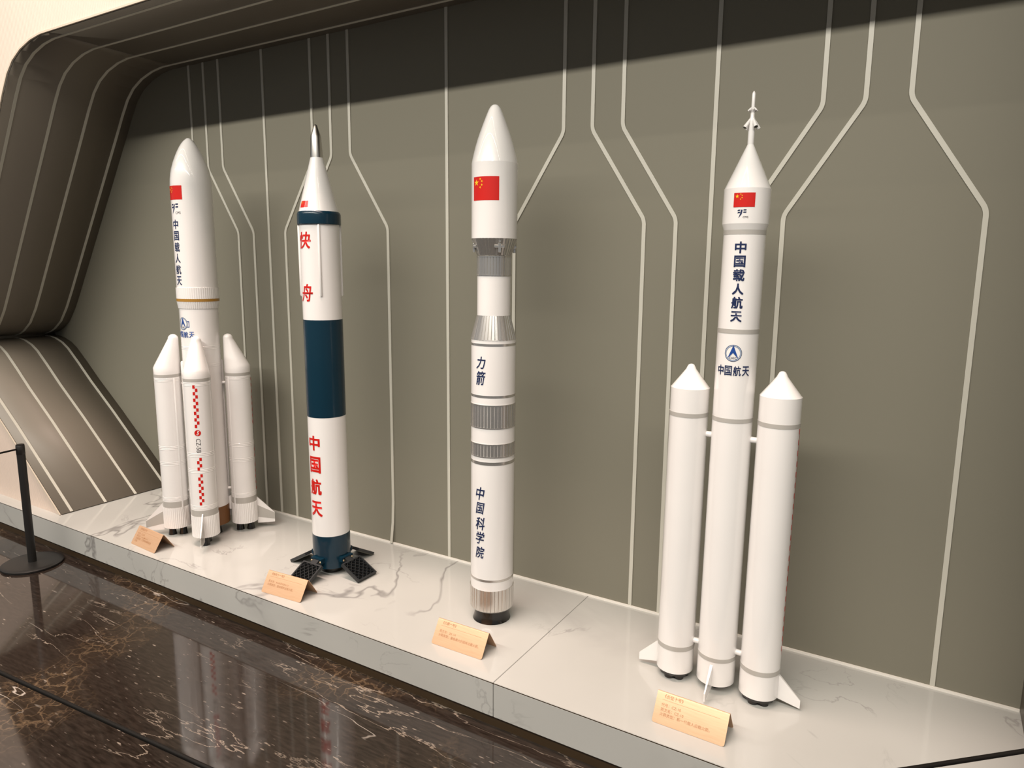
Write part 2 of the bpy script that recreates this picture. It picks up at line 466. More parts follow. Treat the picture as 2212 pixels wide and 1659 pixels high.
a, b = Vector((-4.2, -1.449, 0)), Vector((-0.6, -1.181, 0)); d = (b-a).normalized(); n = Vector((-d.y, d.x, 0))*0.006
for q in ((a-n, a+n, b+n, b-n),): bm.faces.new([bm.verts.new((p.x, p.y, 0.0006)) for p in q])
struct('trim_floor_joint', bm, 'joint', 0)  # dark floor strip repeating the line of the lower-left barrier cord
struct('ceiling', bx((-9, -8, 4.45), (4, 0.3, 4.6)), 'ceil', 0)
struct('wall_back', bx((-5.3, 0.0, 0.05), (XE + 0.2, 0.08, ZS + ZP + 0.1)), 'wall', 0)
# folded panel: soffit, rounded corner, slanted side, notch, lower slant
SIDE = PROF[1:]
def sheet(name, prof):
    bm = bmesh.new(); cols = []
    for x, z in prof:
        cols.append([bm.verts.new((x, y, z + ZP)) for y in (YF, -0.31, -0.0005)])
    for A, B in zip(cols, cols[1:]):
        for k in range(2): bm.faces.new((A[k], A[k+1], B[k+1], B[k]))
    o = struct(name, bm, 'panel', 40)
    sm = o.modifiers.new('thickness', 'SOLIDIFY'); sm.thickness = 0.005; sm.offset = 0
sheet('wall_left', SIDE)
sheet('wall_right_shade', [(XE, ZS), (XE, 0.0036)])  # unseen upright panel, shaped and set close to darken the back wall's end
sheet('wall_soffit', [SIDE[0], (XE, ZS)])
# pale inlay lines running along soffit and side panel
def ribbon(path, y, wd, t, bm=None):
    bm = bm or bmesh.new(); V = []
    n = len(path)
    for i, (x, z) in enumerate(path):
        p0 = Vector(path[max(i-1, 0)]); p1 = Vector(path[min(i+1, n-1)])
        d = (p1-p0).normalized(); nx, nz = -d.y, d.x          # towards the niche inside
        V.append([bm.verts.new((x + nx*s, y + q*wd/2, z + nz*s + ZP)) for q in (-1, 1) for s in (0.002, t)])
    for A, B in zip(V, V[1:]):
        for i, j in ((0, 1), (1, 3), (3, 2), (2, 0)): bm.faces.new((A[i], A[j], B[j], B[i]))
    bm.faces.new([V[0][i] for i in (0, 1, 3, 2)]); bm.faces.new([V[-1][i] for i in (0, 2, 3, 1)])
    return bm
UPP = PROF[:16]; LOW = PROF[16:]
tn = 0
for y in (-0.567, -0.395, -0.230, -0.055):
    for path in (UPP, LOW):
        tn += 1
        struct('trim_%d' % tn, ribbon(path, y, 0.0135, 0.0045), 'strip', 40)
# cream edge of the frame
bm = bmesh.new()
FULL = [(XE, 0.0036)] + PROF
n = len(FULL); V = []
for i, (x, z) in enumerate(FULL):
    p0 = Vector(FULL[max(i-1, 0)]); p1 = Vector(FULL[min(i+1, n-1)]); d = (p1-p0).normalized()
    V.append([bm.verts.new((x + d.y*s, yy, z - d.x*s + ZP)) for s in (0.0, 0.008) for yy in (YF-0.002, YF-0.008)])
for A, B in zip(V, V[1:]):
    for i, j in ((0, 1), (1, 3), (3, 2), (2, 0)): bm.faces.new((A[i], A[j], B[j], B[i]))
tn += 1; struct('trim_%d' % tn, bm, 'edge', 40)
# fluted cream wall around the niche, in its front plane
def prof_z(x, part):
    xs = [p[0] for p in part]; x = min(max(x, min(xs)), max(xs))
    for (x0, z0), (x1, z1) in zip(part, part[1:]):
        lo, hi = min(x0, x1), max(x0, x1)
        if lo <= x <= hi and hi > lo: return z0 + (z1-z0)*(x-x0)/(x1-x0)
    return None
bm = bmesh.new()
PIT = 0.0125
def flutes(x0, x1, zlo, zhi):
    prev = None; k = 0
    n = int(round((x1-x0)/PIT))*4
    for i in range(n+1):
        x = x0 + i*PIT/4; y = YF - 0.0005 - (0.0, 0.0022, 0.003, 0.0022)[i % 4]
        p = (bm.verts.new((x, y, zlo(x) + ZP)), bm.verts.new((x, y, zhi(x) + ZP)))
        if prev: bm.faces.new((prev[0], p[0], p[1], prev[1]))
        prev = p
TOP = 4.28
flutes(-7.0, -4.88, lambda x: 0.0, lambda x: TOP)
flutes(-4.88, -3.7055, lambda x: 0.0, lambda x: prof_z(x, LOW))
flutes(-4.88, XE, lambda x: prof_z(x, UPP), lambda x: TOP)
flutes(XE + 0.002, 3.4, lambda x: 0.0, lambda x: TOP)
struct('wall_front', bm, 'cream', 60)
# pale inlay lines of the back wall
KZ1, KZ2 = 1.735, 1.42
WL = []
for x0, dx in ((-3.333, -0.204), (-3.219, 0.204), (-3.105, 0.203), (-2.476, -0.202), (-2.362, -0.202), (-2.249, 0.205),
               (-1.210, -0.203), (-1.097, 0.204), (-0.983, 0.202), (-0.349, -0.203), (-0.235, -0.204), (-0.120, 0.206)):
    WL.append([(x0, ZS), (x0, KZ1), (x0+dx, KZ2), (x0+dx, 0.0)])
for x0 in (-2.791, -1.7295, -0.666): WL.append([(x0, ZS), (x0, 0.0)])
for path in WL:
    if abs(path[0][0] + 2.249) < 1e-6: path = path[:-1] + [(-2.044, 0.20), (-2.046, 0.10), (-2.053, 0.004)]   # its foot has come loose
    pts = round_poly(path, 0.06) if len(path) > 2 else [Vector(p) for p in path]
    bm = bmesh.new(); V = []; n = len(pts); wd = 0.0135
    for i, p in enumerate(pts):
        d = (pts[min(i+1, n-1)] - pts[max(i-1, 0)]).normalized(); q = Vector((-d.y, d.x))*wd/2
        yo = -0.004 if not (path[-1][0] == -2.053 and p.y < 0.15) else -0.004 - (0.15-p.y)*0.06
        V.append([bm.verts.new((p.x + s*q.x, yy, p.y + s*q.y + ZP)) for s in (-1, 1) for yy in (yo + 0.0035, yo)])
    for A, B in zip(V, V[1:]):
        for i, j in ((0, 1), (1, 3), (3, 2), (2, 0)): bm.faces.new((A[i], A[j], B[j], B[i]))
    tn += 1; struct('trim_%d' % tn, bm, 'strip', 40)
# pale bead where the wall meets the plinth
struct('baseboard_back', bx((-3.84, -0.0075, ZP), (XE - 0.003, -0.0005, ZP + 0.007)), 'caulk', 0)

# ------------------------------------------------------------------ the plinth
PF = -0.6862
pl = thing('display_plinth', 'long low white marble plinth with grey veins running under the niche wall', 'plinth', (-1.9, -0.34, 0))
def put(o): o.location = -Vector(pl.location); return o
XJ = -1.063
JW = 0.0006
put(obj('top_slab', bx((-7.0, PF, ZP-0.0022), (XJ-JW, -0.0005, ZP), 0.0012), 'marble', pl, smooth=0))
put(obj('top_slab', bx((XJ+JW, PF, ZP-0.0022), (3.4, -0.0005, ZP), 0.0012), 'marble', pl, smooth=0))
put(obj('core_board', bx((-7.0, PF+0.016, ZP-0.10), (3.4, -0.0005, ZP-0.0025)), 'joint', pl, smooth=0, label='dark board seen in the slab joints'))
ZB = ZP - 0.1153
put(obj('front_slab', bx((-7.0, PF, ZB), (XJ-0.001, PF+0.015, ZP-0.0042), 0.0012), 'marble', pl, smooth=0))
put(obj('front_slab', bx((XJ+0.001, PF, ZB), (3.4, PF+0.015, ZP-0.0042), 0.0012), 'marble', pl, smooth=0))
put(obj('edge_line', bx((-7.0, PF+0.0004, ZP-0.0044), (3.4, PF+0.0150, ZP-0.0024)), 'bronze', pl, smooth=0))
put(obj('toe_kick', bx((-7.0, PF+0.014, 0.0), (3.4, PF+0.030, ZB)), 'bronze', pl, smooth=0, label='bronze toe kick under the marble front'))

# ------------------------------------------------------------------ rocket models
def rocket(name, label, xy, ln):
    return thing(name, label, 'rocket model', (xy[0], xy[1], ZP), lean(xy, ln))
def cst(r): return lambda z: r

# 1: four boosters, far left ------------------------------------------------
xy = (-2.881, -0.345)
R1 = rocket('rocket_model', 'tall white rocket model with four strap-on boosters and a gold ring, at the left end', xy, 0.0015)
R1.location.z += 0.0053; R1.scale = (0.9958,)*3
obj('core_stage', lathe([(0.0825, 0.131), (0.0825, 1.066)]), 'white', R1)
obj('base_section', lathe([(0.0832, 0.0424), (0.0832, 0.1315)]), 'orange', R1, 'brown lowest section of the core')
for s in (-1, 1):
    bm = lathe([(0.026, -0.0053), (0.018, 0.044)], 32)
    for v in bm.verts: v.co.x += s*0.032
    obj('nozzle', bm, 'black', R1)
def hoops(r, zs, parent, segs=96):
    """one raised hoop of fine parallel ridges"""
    prof = [(r-0.0005, zs[0]-0.0016)]
    for z in zs: prof += [(r+0.0001, z-0.0013), (r+0.0006, z-0.0005), (r+0.0006, z+0.0005), (r+0.0001, z+0.0013)]
    prof += [(r-0.0005, zs[-1]+0.0016)]
    return obj('hoop_ring', lathe(prof, segs, cap=(False, False)), 'white', parent)
hoops(0.0825, (0.8796, 0.8860, 0.8924), R1); hoops(0.0825, (0.8016, 0.8064, 0.8112), R1)
obj('lower_collar', ribbed([(0.0848, 1.063), (0.0900, 1.0955)], 60, 0.0012, (0, 1, 1, 1, 1, 0)), 'white', R1)
obj('gold_ring', lathe([(0.0902, 1.0946), (0.0902, 1.1071)]), 'gold', R1, 'gold ring between two ribbed collars')
obj('upper_collar', ribbed([(0.0903, 1.1065), (0.0903, 1.1555)], 60, 0.0008, (0, 1, 1, 1, 1, 0)), 'white', R1)
OG = [(0.0872, 1.1555), (0.0868, 1.600), (0.0862, 1.612), (0.0851, 1.626), (0.0822, 1.648), (0.0779, 1.670), (0.0700, 1.697), (0.0598, 1.724),
      (0.0512, 1.744), (0.0421, 1.7625), (0.0330, 1.778), (0.0240, 1.790), (0.0165, 1.7975), (0.0100, 1.8030), (0.0045, 1.8058), (0.0008, 1.8065)]
obj('payload_fairing', lathe(OG), 'white', R1)
F1 = cst(0.0869)
A1 = R_(-91)
flag(R1, F1, A1, 1.5655, 0.0895, 0.0594)
crew_mark(R1, F1, A1, 1.4966, 0.044)
zt = [1.4508 - i*0.0488 for i in range(6)]
column_text(R1, F1, A1, '中国载人航天', [(z, z-0.0405) for z in zt], 0.0345, 'navy_ink', 0.004, fat=0.012)
F1b = cst(0.0827)
rm = round_mark(R1, F1b, R_(-91), 0.9957, 0.056)
bm = bmesh.new()
for q in ([(0.026, 0.012), (0.036, 0.012), (0.036, 0.009), (0.026, 0.009)], [(0.033, 0.012), (0.036, 0.012), (0.036, -0.016), (0.033, -0.016)], [(0.024, -0.013), (0.036, -0.013), (0.036, -0.016), (0.024, -0.016)]):
    bm.faces.new([bm.verts.new((x, 0.9957 + y, 0)) for x, y in q])
decal('emblem_bracket', bm, F1b, R_(-91), 'blue_ink', rm)
bm = bmesh.new()
for i, ch in enumerate('中国航天'): text_bm(ch, (i-1.5)*0.0285, 0.9472, 0.0235, 0.027, 0.004, 0, bm, fit=True, fat=0.012)
decal('lettering', bm, F1b, R_(-90), 'blue_ink', R1, 0.0007)
def raceway(parent, ang, r, z0, z1, wd, pr, name='raceway', mtl='white'):
    bm = bmesh.new(); n = 6; V = []
    for z, s in ((z0, 0.6), (z0+wd*0.5, 1), (z1-wd*0.5, 1), (z1, 0.6)):
        ring = []
        for i in range(n+1):
            t = PI*i/n; x = -math.cos(t)*wd/2*s; y = math.sin(t)*pr*s
            a = ang + x/r; ring.append(bm.verts.new(((r-0.001+y)*math.cos(a), (r-0.001+y)*math.sin(a), z)))
        V.append(ring)
    for A, B in zip(V, V[1:]):
        for i in range(n): bm.faces.new((A[i], A[i+1], B[i+1], B[i]))
    bm.faces.new(V[0][::-1]); bm.faces.new(V[-1])
    return obj(name, bm, mtl, parent, smooth=50)
raceway(R1, R_(57), 0.0825, 0.06, 0.822, 0.012, 0.009)
raceway(R1, R_(-123), 0.0825, 0.06, 0.822, 0.012, 0.009)
ARM = 0.1515
def booster1():
    """strap-on booster standing at +x of the core; its own x points outward"""
    b = obj('booster', lathe([(0.0571, 0.13), (0.0571, 0.776)]), 'white', R1)
    # oblique nose: rings shrink and slide toward the core
    bm = bmesh.new(); rings = []; seg = 72
    lv = [(0, 0)] + [(1, t) for t in [i/10 for i in range(11)]]
    def ring(r, ox, zf):
        return [bm.verts.new((ox + r*math.cos(2*PI*i/seg), r*math.sin(2*PI*i/seg), zf(math.cos(2*PI*i/seg)))) for i in range(seg)]
    rings.append(ring(0.0571, 0, lambda c: 0.7655))
    for i in range(11):
        t = i/10; r = 0.0575*(1-t) + 0.0222*t; ox = -0.0345*t
        rings.append(ring(r, ox, lambda c, t=t: (0.783 + 0.012*c)*(1-t) + 0.924*t))
    for i in range(1, 7):
        a = PI/2*i/6; rings.append(ring(max(0.0222*math.cos(a), 0.0006), -0.0345, lambda c, a=a: 0.924 + 0.0205*math.sin(a)))
    for A, B in zip(rings, rings[1:]):
        for i in range(seg): bm.faces.new((A[i], A[(i+1) % seg], B[(i+1) % seg], B[i]))
    bm.faces.new(rings[-1])
    obj('nose_cone', bm, 'white', b, smooth=40)
    bm = shell(0.0571, 0.7525, 0.7655); obj('band', bm, 'band_grey', b, 'grey band')
    bm = shell(0.0571, 0.138, 0.1675); obj('band', bm, 'band_grey', b, 'grey band')
    for zs in ((0.7345, 0.7405, 0.7465), (0.4165, 0.4240, 0.4315), (0.3430, 0.3500, 0.3575), (0.1760, 0.1820, 0.1880)): hoops(0.0571, zs, b, 72)
    obj('skirt', ribbed([(0.0592, 0.0385), (0.0592, 0.1385)], 44, 0.0016, (0, 1, 1, 0)), 'white', b)
    for s in (-1, 1):
        bm = lathe([(0.0190, -0.0053), (0.0168, 0.006), (0.0128, 0.0400)], 32)
        for v in bm.verts: v.co.x += s*0.024
        obj('nozzle', bm, 'black', b)
    def finp(poly, t0):
        bm = bmesh.new()
        n = len(poly); V = [[bm.verts.new((x, s*(t0*(1.0 if x < 0.08 else 0.6)), z)) for x, z in poly] for s in (-1, 1)]
        bm.faces.new(V[0]); bm.faces.new(V[1][::-1])
        for i in range(n): bm.faces.new((V[0][i], V[1][i], V[1][(i+1) % n], V[0][(i+1) % n]))
        return bm
    f = obj('fin', finp([(0.0575, 0.152), (0.136, 0.068), (0.136, 0.020), (0.0575, 0.020)], 0.0030), 'white', b, smooth=0)
    obj('fin_stripe', finp([(0.0580, 0.110), (0.1363, 0.066), (0.1363, 0.034), (0.0580, 0.050)], 0.0033), 'band_grey', f, 'grey stripe', 0)
    for s in (-50, 50): raceway(b, PI + R_(s), 0.0571, 0.125, 0.750, 0.010, 0.0035)
    for z in (0.716, 0.205):
        obj('strut', tube([(-0.054, 0, z), (-ARM + 0.0815, 0, z)], 0.0068), 'white', b)
    obj('mount_block', bx((-0.0685, -0.006, 0.10), (-0.0575, 0.006, 0.165), 0.002), 'white', b)
    bf = cst(0.0572)
    for z0, z1, n, first in ((0.738, 0.548, 13, -1), (0.4122, 0.3539, 4, 1), (0.3367, 0.1927, 10, 1)):
        bm = bmesh.new(); checker(bm, z0, z1, n, 0.0100, first)
        decal('checker_stripe', bm, bf, R_(1), 'red', b)
    bm = bmesh.new(); disc(bm, 0, 0.5245, 0, 0.0135)
    o = decal('five_emblem', bm, bf, R_(1), 'red', b)
    decal('numeral', text_bm('5', 0.001, 0.5245, 0.012, 0.0185, 0.02, 0.35, fit=True), bf, R_(1), 'white', o, 0.0009)
    decal('lettering', text_bm('CZ-5B', 0.0005, 0.467, 0.064, 0.0180, 0.0, 0, rot=-PI/2, fit=True), bf, R_(1), 'black_ink', b)
    return b
b0 = booster1()
for i, ang in enumerate((-45, 45, 135, 225)):
    p = (ARM*math.cos(R_(ang)), ARM*math.sin(R_(ang)), 0)
    if i == 0: b0.location = p; b0.rotation_euler = (0, 0, R_(ang))
    else: copy_tree(b0, R1, R_(ang), p)

# 2: navy and white, grid fins ------------------------------------------------
xy = (-2.085, -0.3465)
R2 = rocket('rocket_model', 'slender white rocket model with navy blue bands, silver tip and four black grid fins', xy, -0.0036)
RB = 0.0762
obj('base_ring', lathe([(0.044, 0.0), (0.044, 0.031)]), 'black', R2)
obj('tail_section', lathe([(RB+0.0004, 0.0294), (RB+0.0004, 0.1675)]), 'navy', R2, 'navy blue tail section')
obj('lower_stage', lathe([(RB, 0.167), (RB, 0.6615)]), 'white', R2)
obj('middle_stage', lathe([(RB+0.0004, 0.6613), (RB+0.0004, 1.0481)]), 'navy', R2, 'navy blue middle stage')
obj('upper_stage', lathe([(RB, 1.048), (RB, 1.4125)]), 'white', R2)
obj('collar_band', lathe([(0.0815, 1.4120), (0.0828, 1.4135), (0.0828, 1.4500), (0.0812, 1.4560), (0.0770, 1.4612)]), 'navy', R2, 'navy blue collar')
obj('fairing', lathe([(0.0760, 1.4600), (0.0240, 1.6632)]), 'white', R2)
obj('nose_tip', lathe([(0.0240, 1.6630), (0.0198, 1.7400), (0.0185, 1.7460), (0.0105, 1.7690), (0.0070, 1.7800), (0.0048, 1.7838), (0.0018, 1.7855)], 64), 'steel', R2, 'silver nose tip')
for a in (-46, 44, 134, 224): raceway(R2, R_(a), RB, 1.1385, 1.413, 0.0105, 0.0075)
cone2 = lambda z: 0.0760 + (z-1.4600)*(0.0240-0.0760)/(1.6632-1.4600)
bm = bmesh.new(); rect(bm, -0.0205, 0.0205, 1.4745, 1.4985)
fl = decal('flag', bm, cone2, R_(-94), 'red', R2)
bm = bmesh.new(); star(bm, -0.0135, 1.4925, 0.0035)
for x, z in ((-0.0075, 1.4960), (-0.0050, 1.4935), (-0.0050, 1.4900), (-0.0075, 1.4877)): star(bm, x, z, 0.0013)
decal('flag_stars', bm, cone2, R_(-94), 'yellow', fl, 0.0009)
for ch, zz in (('快', (1.3838, 1.3202)), ('舟', (1.1869, 1.1191))):
    column_text(R2, cst(RB), R_(-93.5), ch, [zz], 0.064, 'red', 0.006, 0.18, fat=0.010)
column_text(R2, cst(RB), R_(-89.5), '中国航天', [(0.5881, 0.5280), (0.5022, 0.4348), (0.4091, 0.3435), (0.3166, 0.2527)], 0.058, 'red', 0.008, fat=0.020)
FIN_S = 0.105
def grid_fin():
    """square lattice fin, hinged low on the body, lying outward along +x"""
    t = 0.012; h = FIN_S/2; wv = 0.006
    bm = bmesh.new()
    for s in (-1, 1):
        box(bm, (h, s*(h - wv/2), 0), (FIN_S, wv, t)); box(bm, (h + s*(h - wv/2), 0, 0), (wv, FIN_S - 2*wv, t))
    f = obj('grid_fin', bm, 'grid', R2, smooth=0)
    bm = bmesh.new(); q = Matrix.Rotation(R_(45), 3, 'Z'); q2 = Matrix.Rotation(R_(-45), 3, 'Z')
    ins = h - wv
    for rot in (q, q2):
        d = rot @ Vector((1, 0, 0)); nrm = rot @ Vector((0, 1, 0))
        for k in range(-4, 5):
            off = nrm*k*0.0165
            ln = 2*(ins*math.sqrt(2) - abs(k)*0.0165)
            if ln > 0.01: box(bm, Vector((h, 0, 0.0005)) + off, (ln, 0.0015, t - 0.002), rot)
    obj('lattice', bm, 'grid', f, smooth=0)
    obj('back_plate', bx((0.004, -h+0.004, -t/2+0.0005), (FIN_S-0.004, h-0.004, -t/2+0.002)), 'black', f, smooth=0)
    bm = bmesh.new(); box(bm, (-0.011, 0, 0.0), (0.030, 0.032, 0.008))
    obj('hinge_arm', bm, 'grid', f, smooth=0)
    return f
g0 = grid_fin()
SL = R_(29)
for i, a in enumerate((-90, 0, 90, 180)):
    f = g0 if i == 0 else copy_tree(g0, R2)
    f.rotation_euler = (0, SL, R_(a))
    f.location = (0.104*math.cos(R_(a)), 0.104*math.sin(R_(a)), 0.0580)
def fin_mount():
    bm = bmesh.new()
    box(bm, (0.079, 0, 0.0735), (0.020, 0.062, 0.007)); box(bm, (0.078, -0.024, 0.0640), (0.022, 0.013, 0.018)); box(bm, (0.078, 0.024, 0.0640), (0.022, 0.013, 0.018))
    bmesh.ops.bevel(bm, geom=bm.edges[:], offset=0.0015, segments=2, affect='EDGES')
    mo = obj('fin_mount', bm, 'navy', R2)
    for s in (-1, 1):
        bm = bmesh.new(); bmesh.ops.create_uvsphere(bm, u_segments=12, v_segments=8, radius=0.0045, matrix=Matrix.Translation((0.0895, s*0.024, 0.064)))
        obj('bolt', bm, 'brass', mo)
    return mo
m0 = fin_mount()
for i, a in enumerate((-90, 0, 90, 180)):
    f = m0 if i == 0 else copy_tree(m0, R2)
    f.rotation_euler = (0, 0, R_(a))

# 3: white with silver ribbed sections ------------------------------------------
xy = (-1.2945, -0.3365)
R3 = rocket('rocket_model', 'white rocket model with silver ribbed sections, large red flag and one black nozzle', xy, 0.0030)
RC = 0.0765
NZ = [(0.0683, 0.0), (0.0665, 0.004), (0.0625, 0.020), (0.0608, 0.046)]
obj('nozzle', lathe(NZ + [(0.054, 0.046), (0.060, 0.002)], cap=(False, False)), 'black', R3)
GR = (0, 1, 1, 1, 1, 1, 1, 1)
def silver_section(prof, n=36, d=0.0018, name='ribbed_section'):
    return obj(name, ribbed(prof, n, d, GR), 'silver', R3, 'silver ribbed section')
def lip(r, z, t=0.0016, h=0.003, mtl='silver'):
    return lathe([(r, z-h/2), (r+t, z-h/2), (r+t, z+h/2), (r, z+h/2)], 96, cap=(False, False))
silver_section([(0.0700, 0.0445), (0.0780, 0.0520), (0.0788, 0.0560), (0.0788, 0.1310)])
obj('lower_body', lathe([(RC, 0.130), (RC, 1.0160)]), 'white', R3)
for z0, z1 in ((0.6160, 0.6600), (0.7165, 0.7950)):
    silver_section([(0.0778, z0), (0.0778, z1)], 40)
    bm = lip(RC, z0, 0.0020); bm2 = lip(RC, z1, 0.0020)
    obj('rim', bm, 'silver', R3, 'silver rim'); obj('rim', bm2, 'silver', R3, 'silver rim')
for z0, z1 in ((0.1641, 0.1722), (0.5875, 0.5985), (0.8206, 0.8290), (0.9955, 1.0035)):
    obj('band', shell(RC, z0, z1), 'silver', R3, 'silver grey band')
silver_section([(0.0778, 1.0150), (0.0570, 1.0956)], 40, 0.0020, 'flared_section')
obj('neck', lathe([(0.0567, 1.0950), (0.0567, 1.2262)]), 'white', R3)
silver_section([(0.0580, 1.2260), (0.0580, 1.2910)], 36)
obj('rim', lip(0.0572, 1.2290, 0.0018), 'silver', R3, 'silver rim'); obj('rim', lip(0.0572, 1.2900, 0.0022), 'silver', R3, 'silver rim')
cone3 = [(0.0572, 1.2925), (0.0768, 1.3485)]
silver_section(cone3, 40, 0.0015, 'adapter_cone')
obj('payload_fairing', lathe([(0.0763, 1.3480), (0.0763, 1.5895)]), 'white', R3)
OG3 = [(0.0762, 1.5895), (0.0739, 1.6010), (0.0712, 1.6130), (0.0682, 1.6255), (0.0648, 1.6385), (0.0610, 1.6520), (0.0567, 1.6660), (0.0520, 1.6800),
       (0.0469, 1.6940), (0.0417, 1.7080), (0.0365, 1.7215), (0.0315, 1.7340), (0.0266, 1.7460), (0.0228, 1.7550), (0.0196, 1.7615), (0.0163, 1.7668),
       (0.0128, 1.7708), (0.0090, 1.7736), (0.0050, 1.7752), (0.0008, 1.7758)]
obj('nose_cone', lathe(OG3), 'white', R3)
def latch():
    bm = bmesh.new(); zc = 1.322; r = 0.0675
    box(bm, (r, 0, zc), (0.010, 0.034, 0.0085)); box(bm, (r + 0.002, 0, zc - 0.004), (0.008, 0.0095, 0.030)); box(bm, (r + 0.003, 0, zc + 0.019), (0.008, 0.0075, 0.010))
    bmesh.ops.bevel(bm, geom=bm.edges[:], offset=0.0010, segments=1, affect='EDGES')
    return obj('latch', bm, 'silver', R3, 'silver cross-shaped latch')
l0 = latch()
for i, a in enumerate((-43, 47, 137, 227)):
    f = l0 if i == 0 else copy_tree(l0, R3)
    f.rotation_euler = (0, 0, R_(a))
flag(R3, cst(0.0762), R_(-82.5), 1.5045, 0.0962, 0.0745)
cB = cst(RC)
column_text(R3, cB, R_(-91), '力箭', [(0.9606, 0.9187), (0.9114, 0.8644)], 0.0375, 'navy_ink', 0.006, 0.2, fat=0.008)
column_text(R3, cB, R_(-91.5), '中国科学院', [(0.5084, 0.4625), (0.4529, 0.4121), (0.4003, 0.3537), (0.3477, 0.3025), (0.2931, 0.2502)], 0.0370, 'navy_ink', 0.006, 0.2, fat=0.008)

# 4: two boosters, escape tower, right ------------------------------------------
xy = (-0.4825, -0.3375)
R4 = rocket('rocket_model', 'white rocket model with two side boosters and a thin escape tower, at the right', xy, 0.0060)
R4.location.z += 0.0012
RD = 0.0558
obj('core_stage', lathe([(RD-0.004, 0.0240), (RD, 0.0262), (RD, 1.3582)]), 'white', R4)
obj('core_nozzle', lathe([(0.016, 0.0), (0.012, 0.028)], 32), 'black', R4)
for z0, z1 in ((0.1027, 0.1154), (0.8283, 0.8406), (1.0785, 1.0908), (1.3455, 1.3578)):
    obj('band', shell(RD, z0, z1), 'band_grey', R4, 'grey band')
obj('adapter_ring', lathe([(0.0562, 1.3578), (0.0613, 1.3740)]), 'white', R4)
obj('payload_fairing', lathe([(0.0613, 1.3740), (0.0613, 1.4665)]), 'white', R4)
obj('nose_cone', lathe([(0.0612, 1.4665), (0.0085, 1.5835)]), 'white', R4)
def escape_tower():
    o = obj('escape_tower', lathe([(0.0084, 1.5830), (0.0084, 1.6440), (0.0080, 1.6480), (0.0055, 1.6560), (0.0053, 1.6680), (0.0058, 1.6790), (0.0046, 1.6800), (0.0045, 1.7130), (0.0036, 1.7165), (0.0006, 1.7212)], 40), 'white', R4)
    for k in range(4):
        a = R_(-46 + 90*k); d = Vector((math.cos(a), math.sin(a), 0))
        bm = tube([d*0.0055 + Vector((0, 0, 1.6490)), d*0.0120 + Vector((0, 0, 1.6390)), d*0.0205 + Vector((0, 0, 1.6262))], 0.0030, 16, None, 0.0058, True)
        n = obj('escape_nozzle', bm, 'white', o)
        bm = tube([d*0.0204 + Vector((0, 0, 1.6264)), d*0.0207 + Vector((0, 0, 1.6258))], 0.0044, 16)
        obj('nozzle_mouth', bm, 'black', n)
    for k in range(8):
        a = R_(22 + 45*k); d = Vector((math.cos(a), math.sin(a), 0))
        obj('control_nozzle', tube([d*0.0045 + Vector((0, 0, 1.6785)), d*0.0118 + Vector((0, 0, 1.6700))], 0.0014, 10, None, 0.0027), 'white', o)
escape_tower()
cF = cst(0.0615); cD = cst(RD)
flag(R4, cF, R_(-83), 1.4345, 0.0560, 0.0371)
crew_mark(R4, cF, R_(-87), 1.3983, 0.0225)
column_text(R4, cD, R_(-85), '中国载人航天', [(1.3267, 1.2954), (1.2895, 1.2586), (1.2532, 1.2213), (1.2150, 1.1849), (1.1792, 1.1471), (1.1405, 1.1112)], 0.0300, 'navy_ink', 0.006, fat=0.022)
round_mark(R4, cD, R_(-86.5), 1.0250, 0.0468)
bm = bmesh.new()
for i, ch in enumerate('中国航天'): text_bm(ch, (i-1.5)*0.0237, 0.9763, 0.0205, 0.0275, 0.006, 0, bm, fit=True, fat=0.010)
decal('lettering', bm, cD, R_(-85), 'navy_ink', R4, 0.0007)
def swept_fin(r0):
    poly = [(r0-0.001, 0.0945), (r0+0.061, 0.0325), (r0+0.061, 0.0080), (r0-0.001, 0.0215)]
    bm = bmesh.new(); V = [[bm.verts.new((x, s*(0.0042 if x < r0+0.03 else 0.0018), z)) for x, z in poly] for s in (-1, 1)]
    bm.faces.new(V[0]); bm.faces.new(V[1][::-1])
    for i in range(4): bm.faces.new((V[0][i], V[1][i], V[1][(i+1) % 4], V[0][(i+1) % 4]))
    return bm
f = obj('fin', swept_fin(RD), 'white', R4, smooth=0); f.rotation_euler = (0, 0, R_(-90))
f2 = f.copy(); COL.objects.link(f2); f2.parent = R4; f2.rotation_euler = (0, 0, R_(90))
AR4 = 0.1268
def booster4():
    b = obj('booster', lathe([(RD-0.003, 0.0230), (RD, 0.0250), (RD, 0.9110)]), 'white', R4)
    obj('nose_cone', lathe([(RD, 0.9105), (0.0262, 0.9490), (0.0150, 0.9640), (0.0115, 0.9715), (0.0085, 0.9762), (0.0050, 0.9787), (0.0010, 0.9795)]), 'white', b)
    for z0, z1 in ((0.1000, 0.1145), (0.8283, 0.8406)): obj('band', shell(RD, z0, z1), 'band_grey', b, 'grey band')
    for k in range(7):
        a = R_(60*k + 15); rr = 0.0 if k == 6 else 0.0285
        bm = lathe([(0.0150, 0.0), (0.0142, 0.006), (0.0105, 0.0240)], 24)
        for v in bm.verts: v.co.x += rr*math.cos(a); v.co.y += rr*math.sin(a)
        obj('nozzle', bm, 'black', b)
    obj('engine_plate', lathe([(0.046, 0.0115), (0.048, 0.0235)], 64), 'black', b)
    obj('fin', swept_fin(RD), 'white', b, smooth=0)
    for z in (0.7770, 0.1265): obj('strut', tube([(-RD+0.002, 0, z), (-AR4+RD-0.002, 0, z)], 0.0088, 16), 'white', b)
    bm = bmesh.new(); checker(bm, 0.8260, 0.1560, 44, 0.0085, -1)
    decal('checker_stripe', bm, cst(RD), 0.0, 'red', b)
    return b
q0 = booster4(); q0.location = (AR4, 0, 0)
copy_tree(q0, R4, PI, (-AR4, 0, 0))

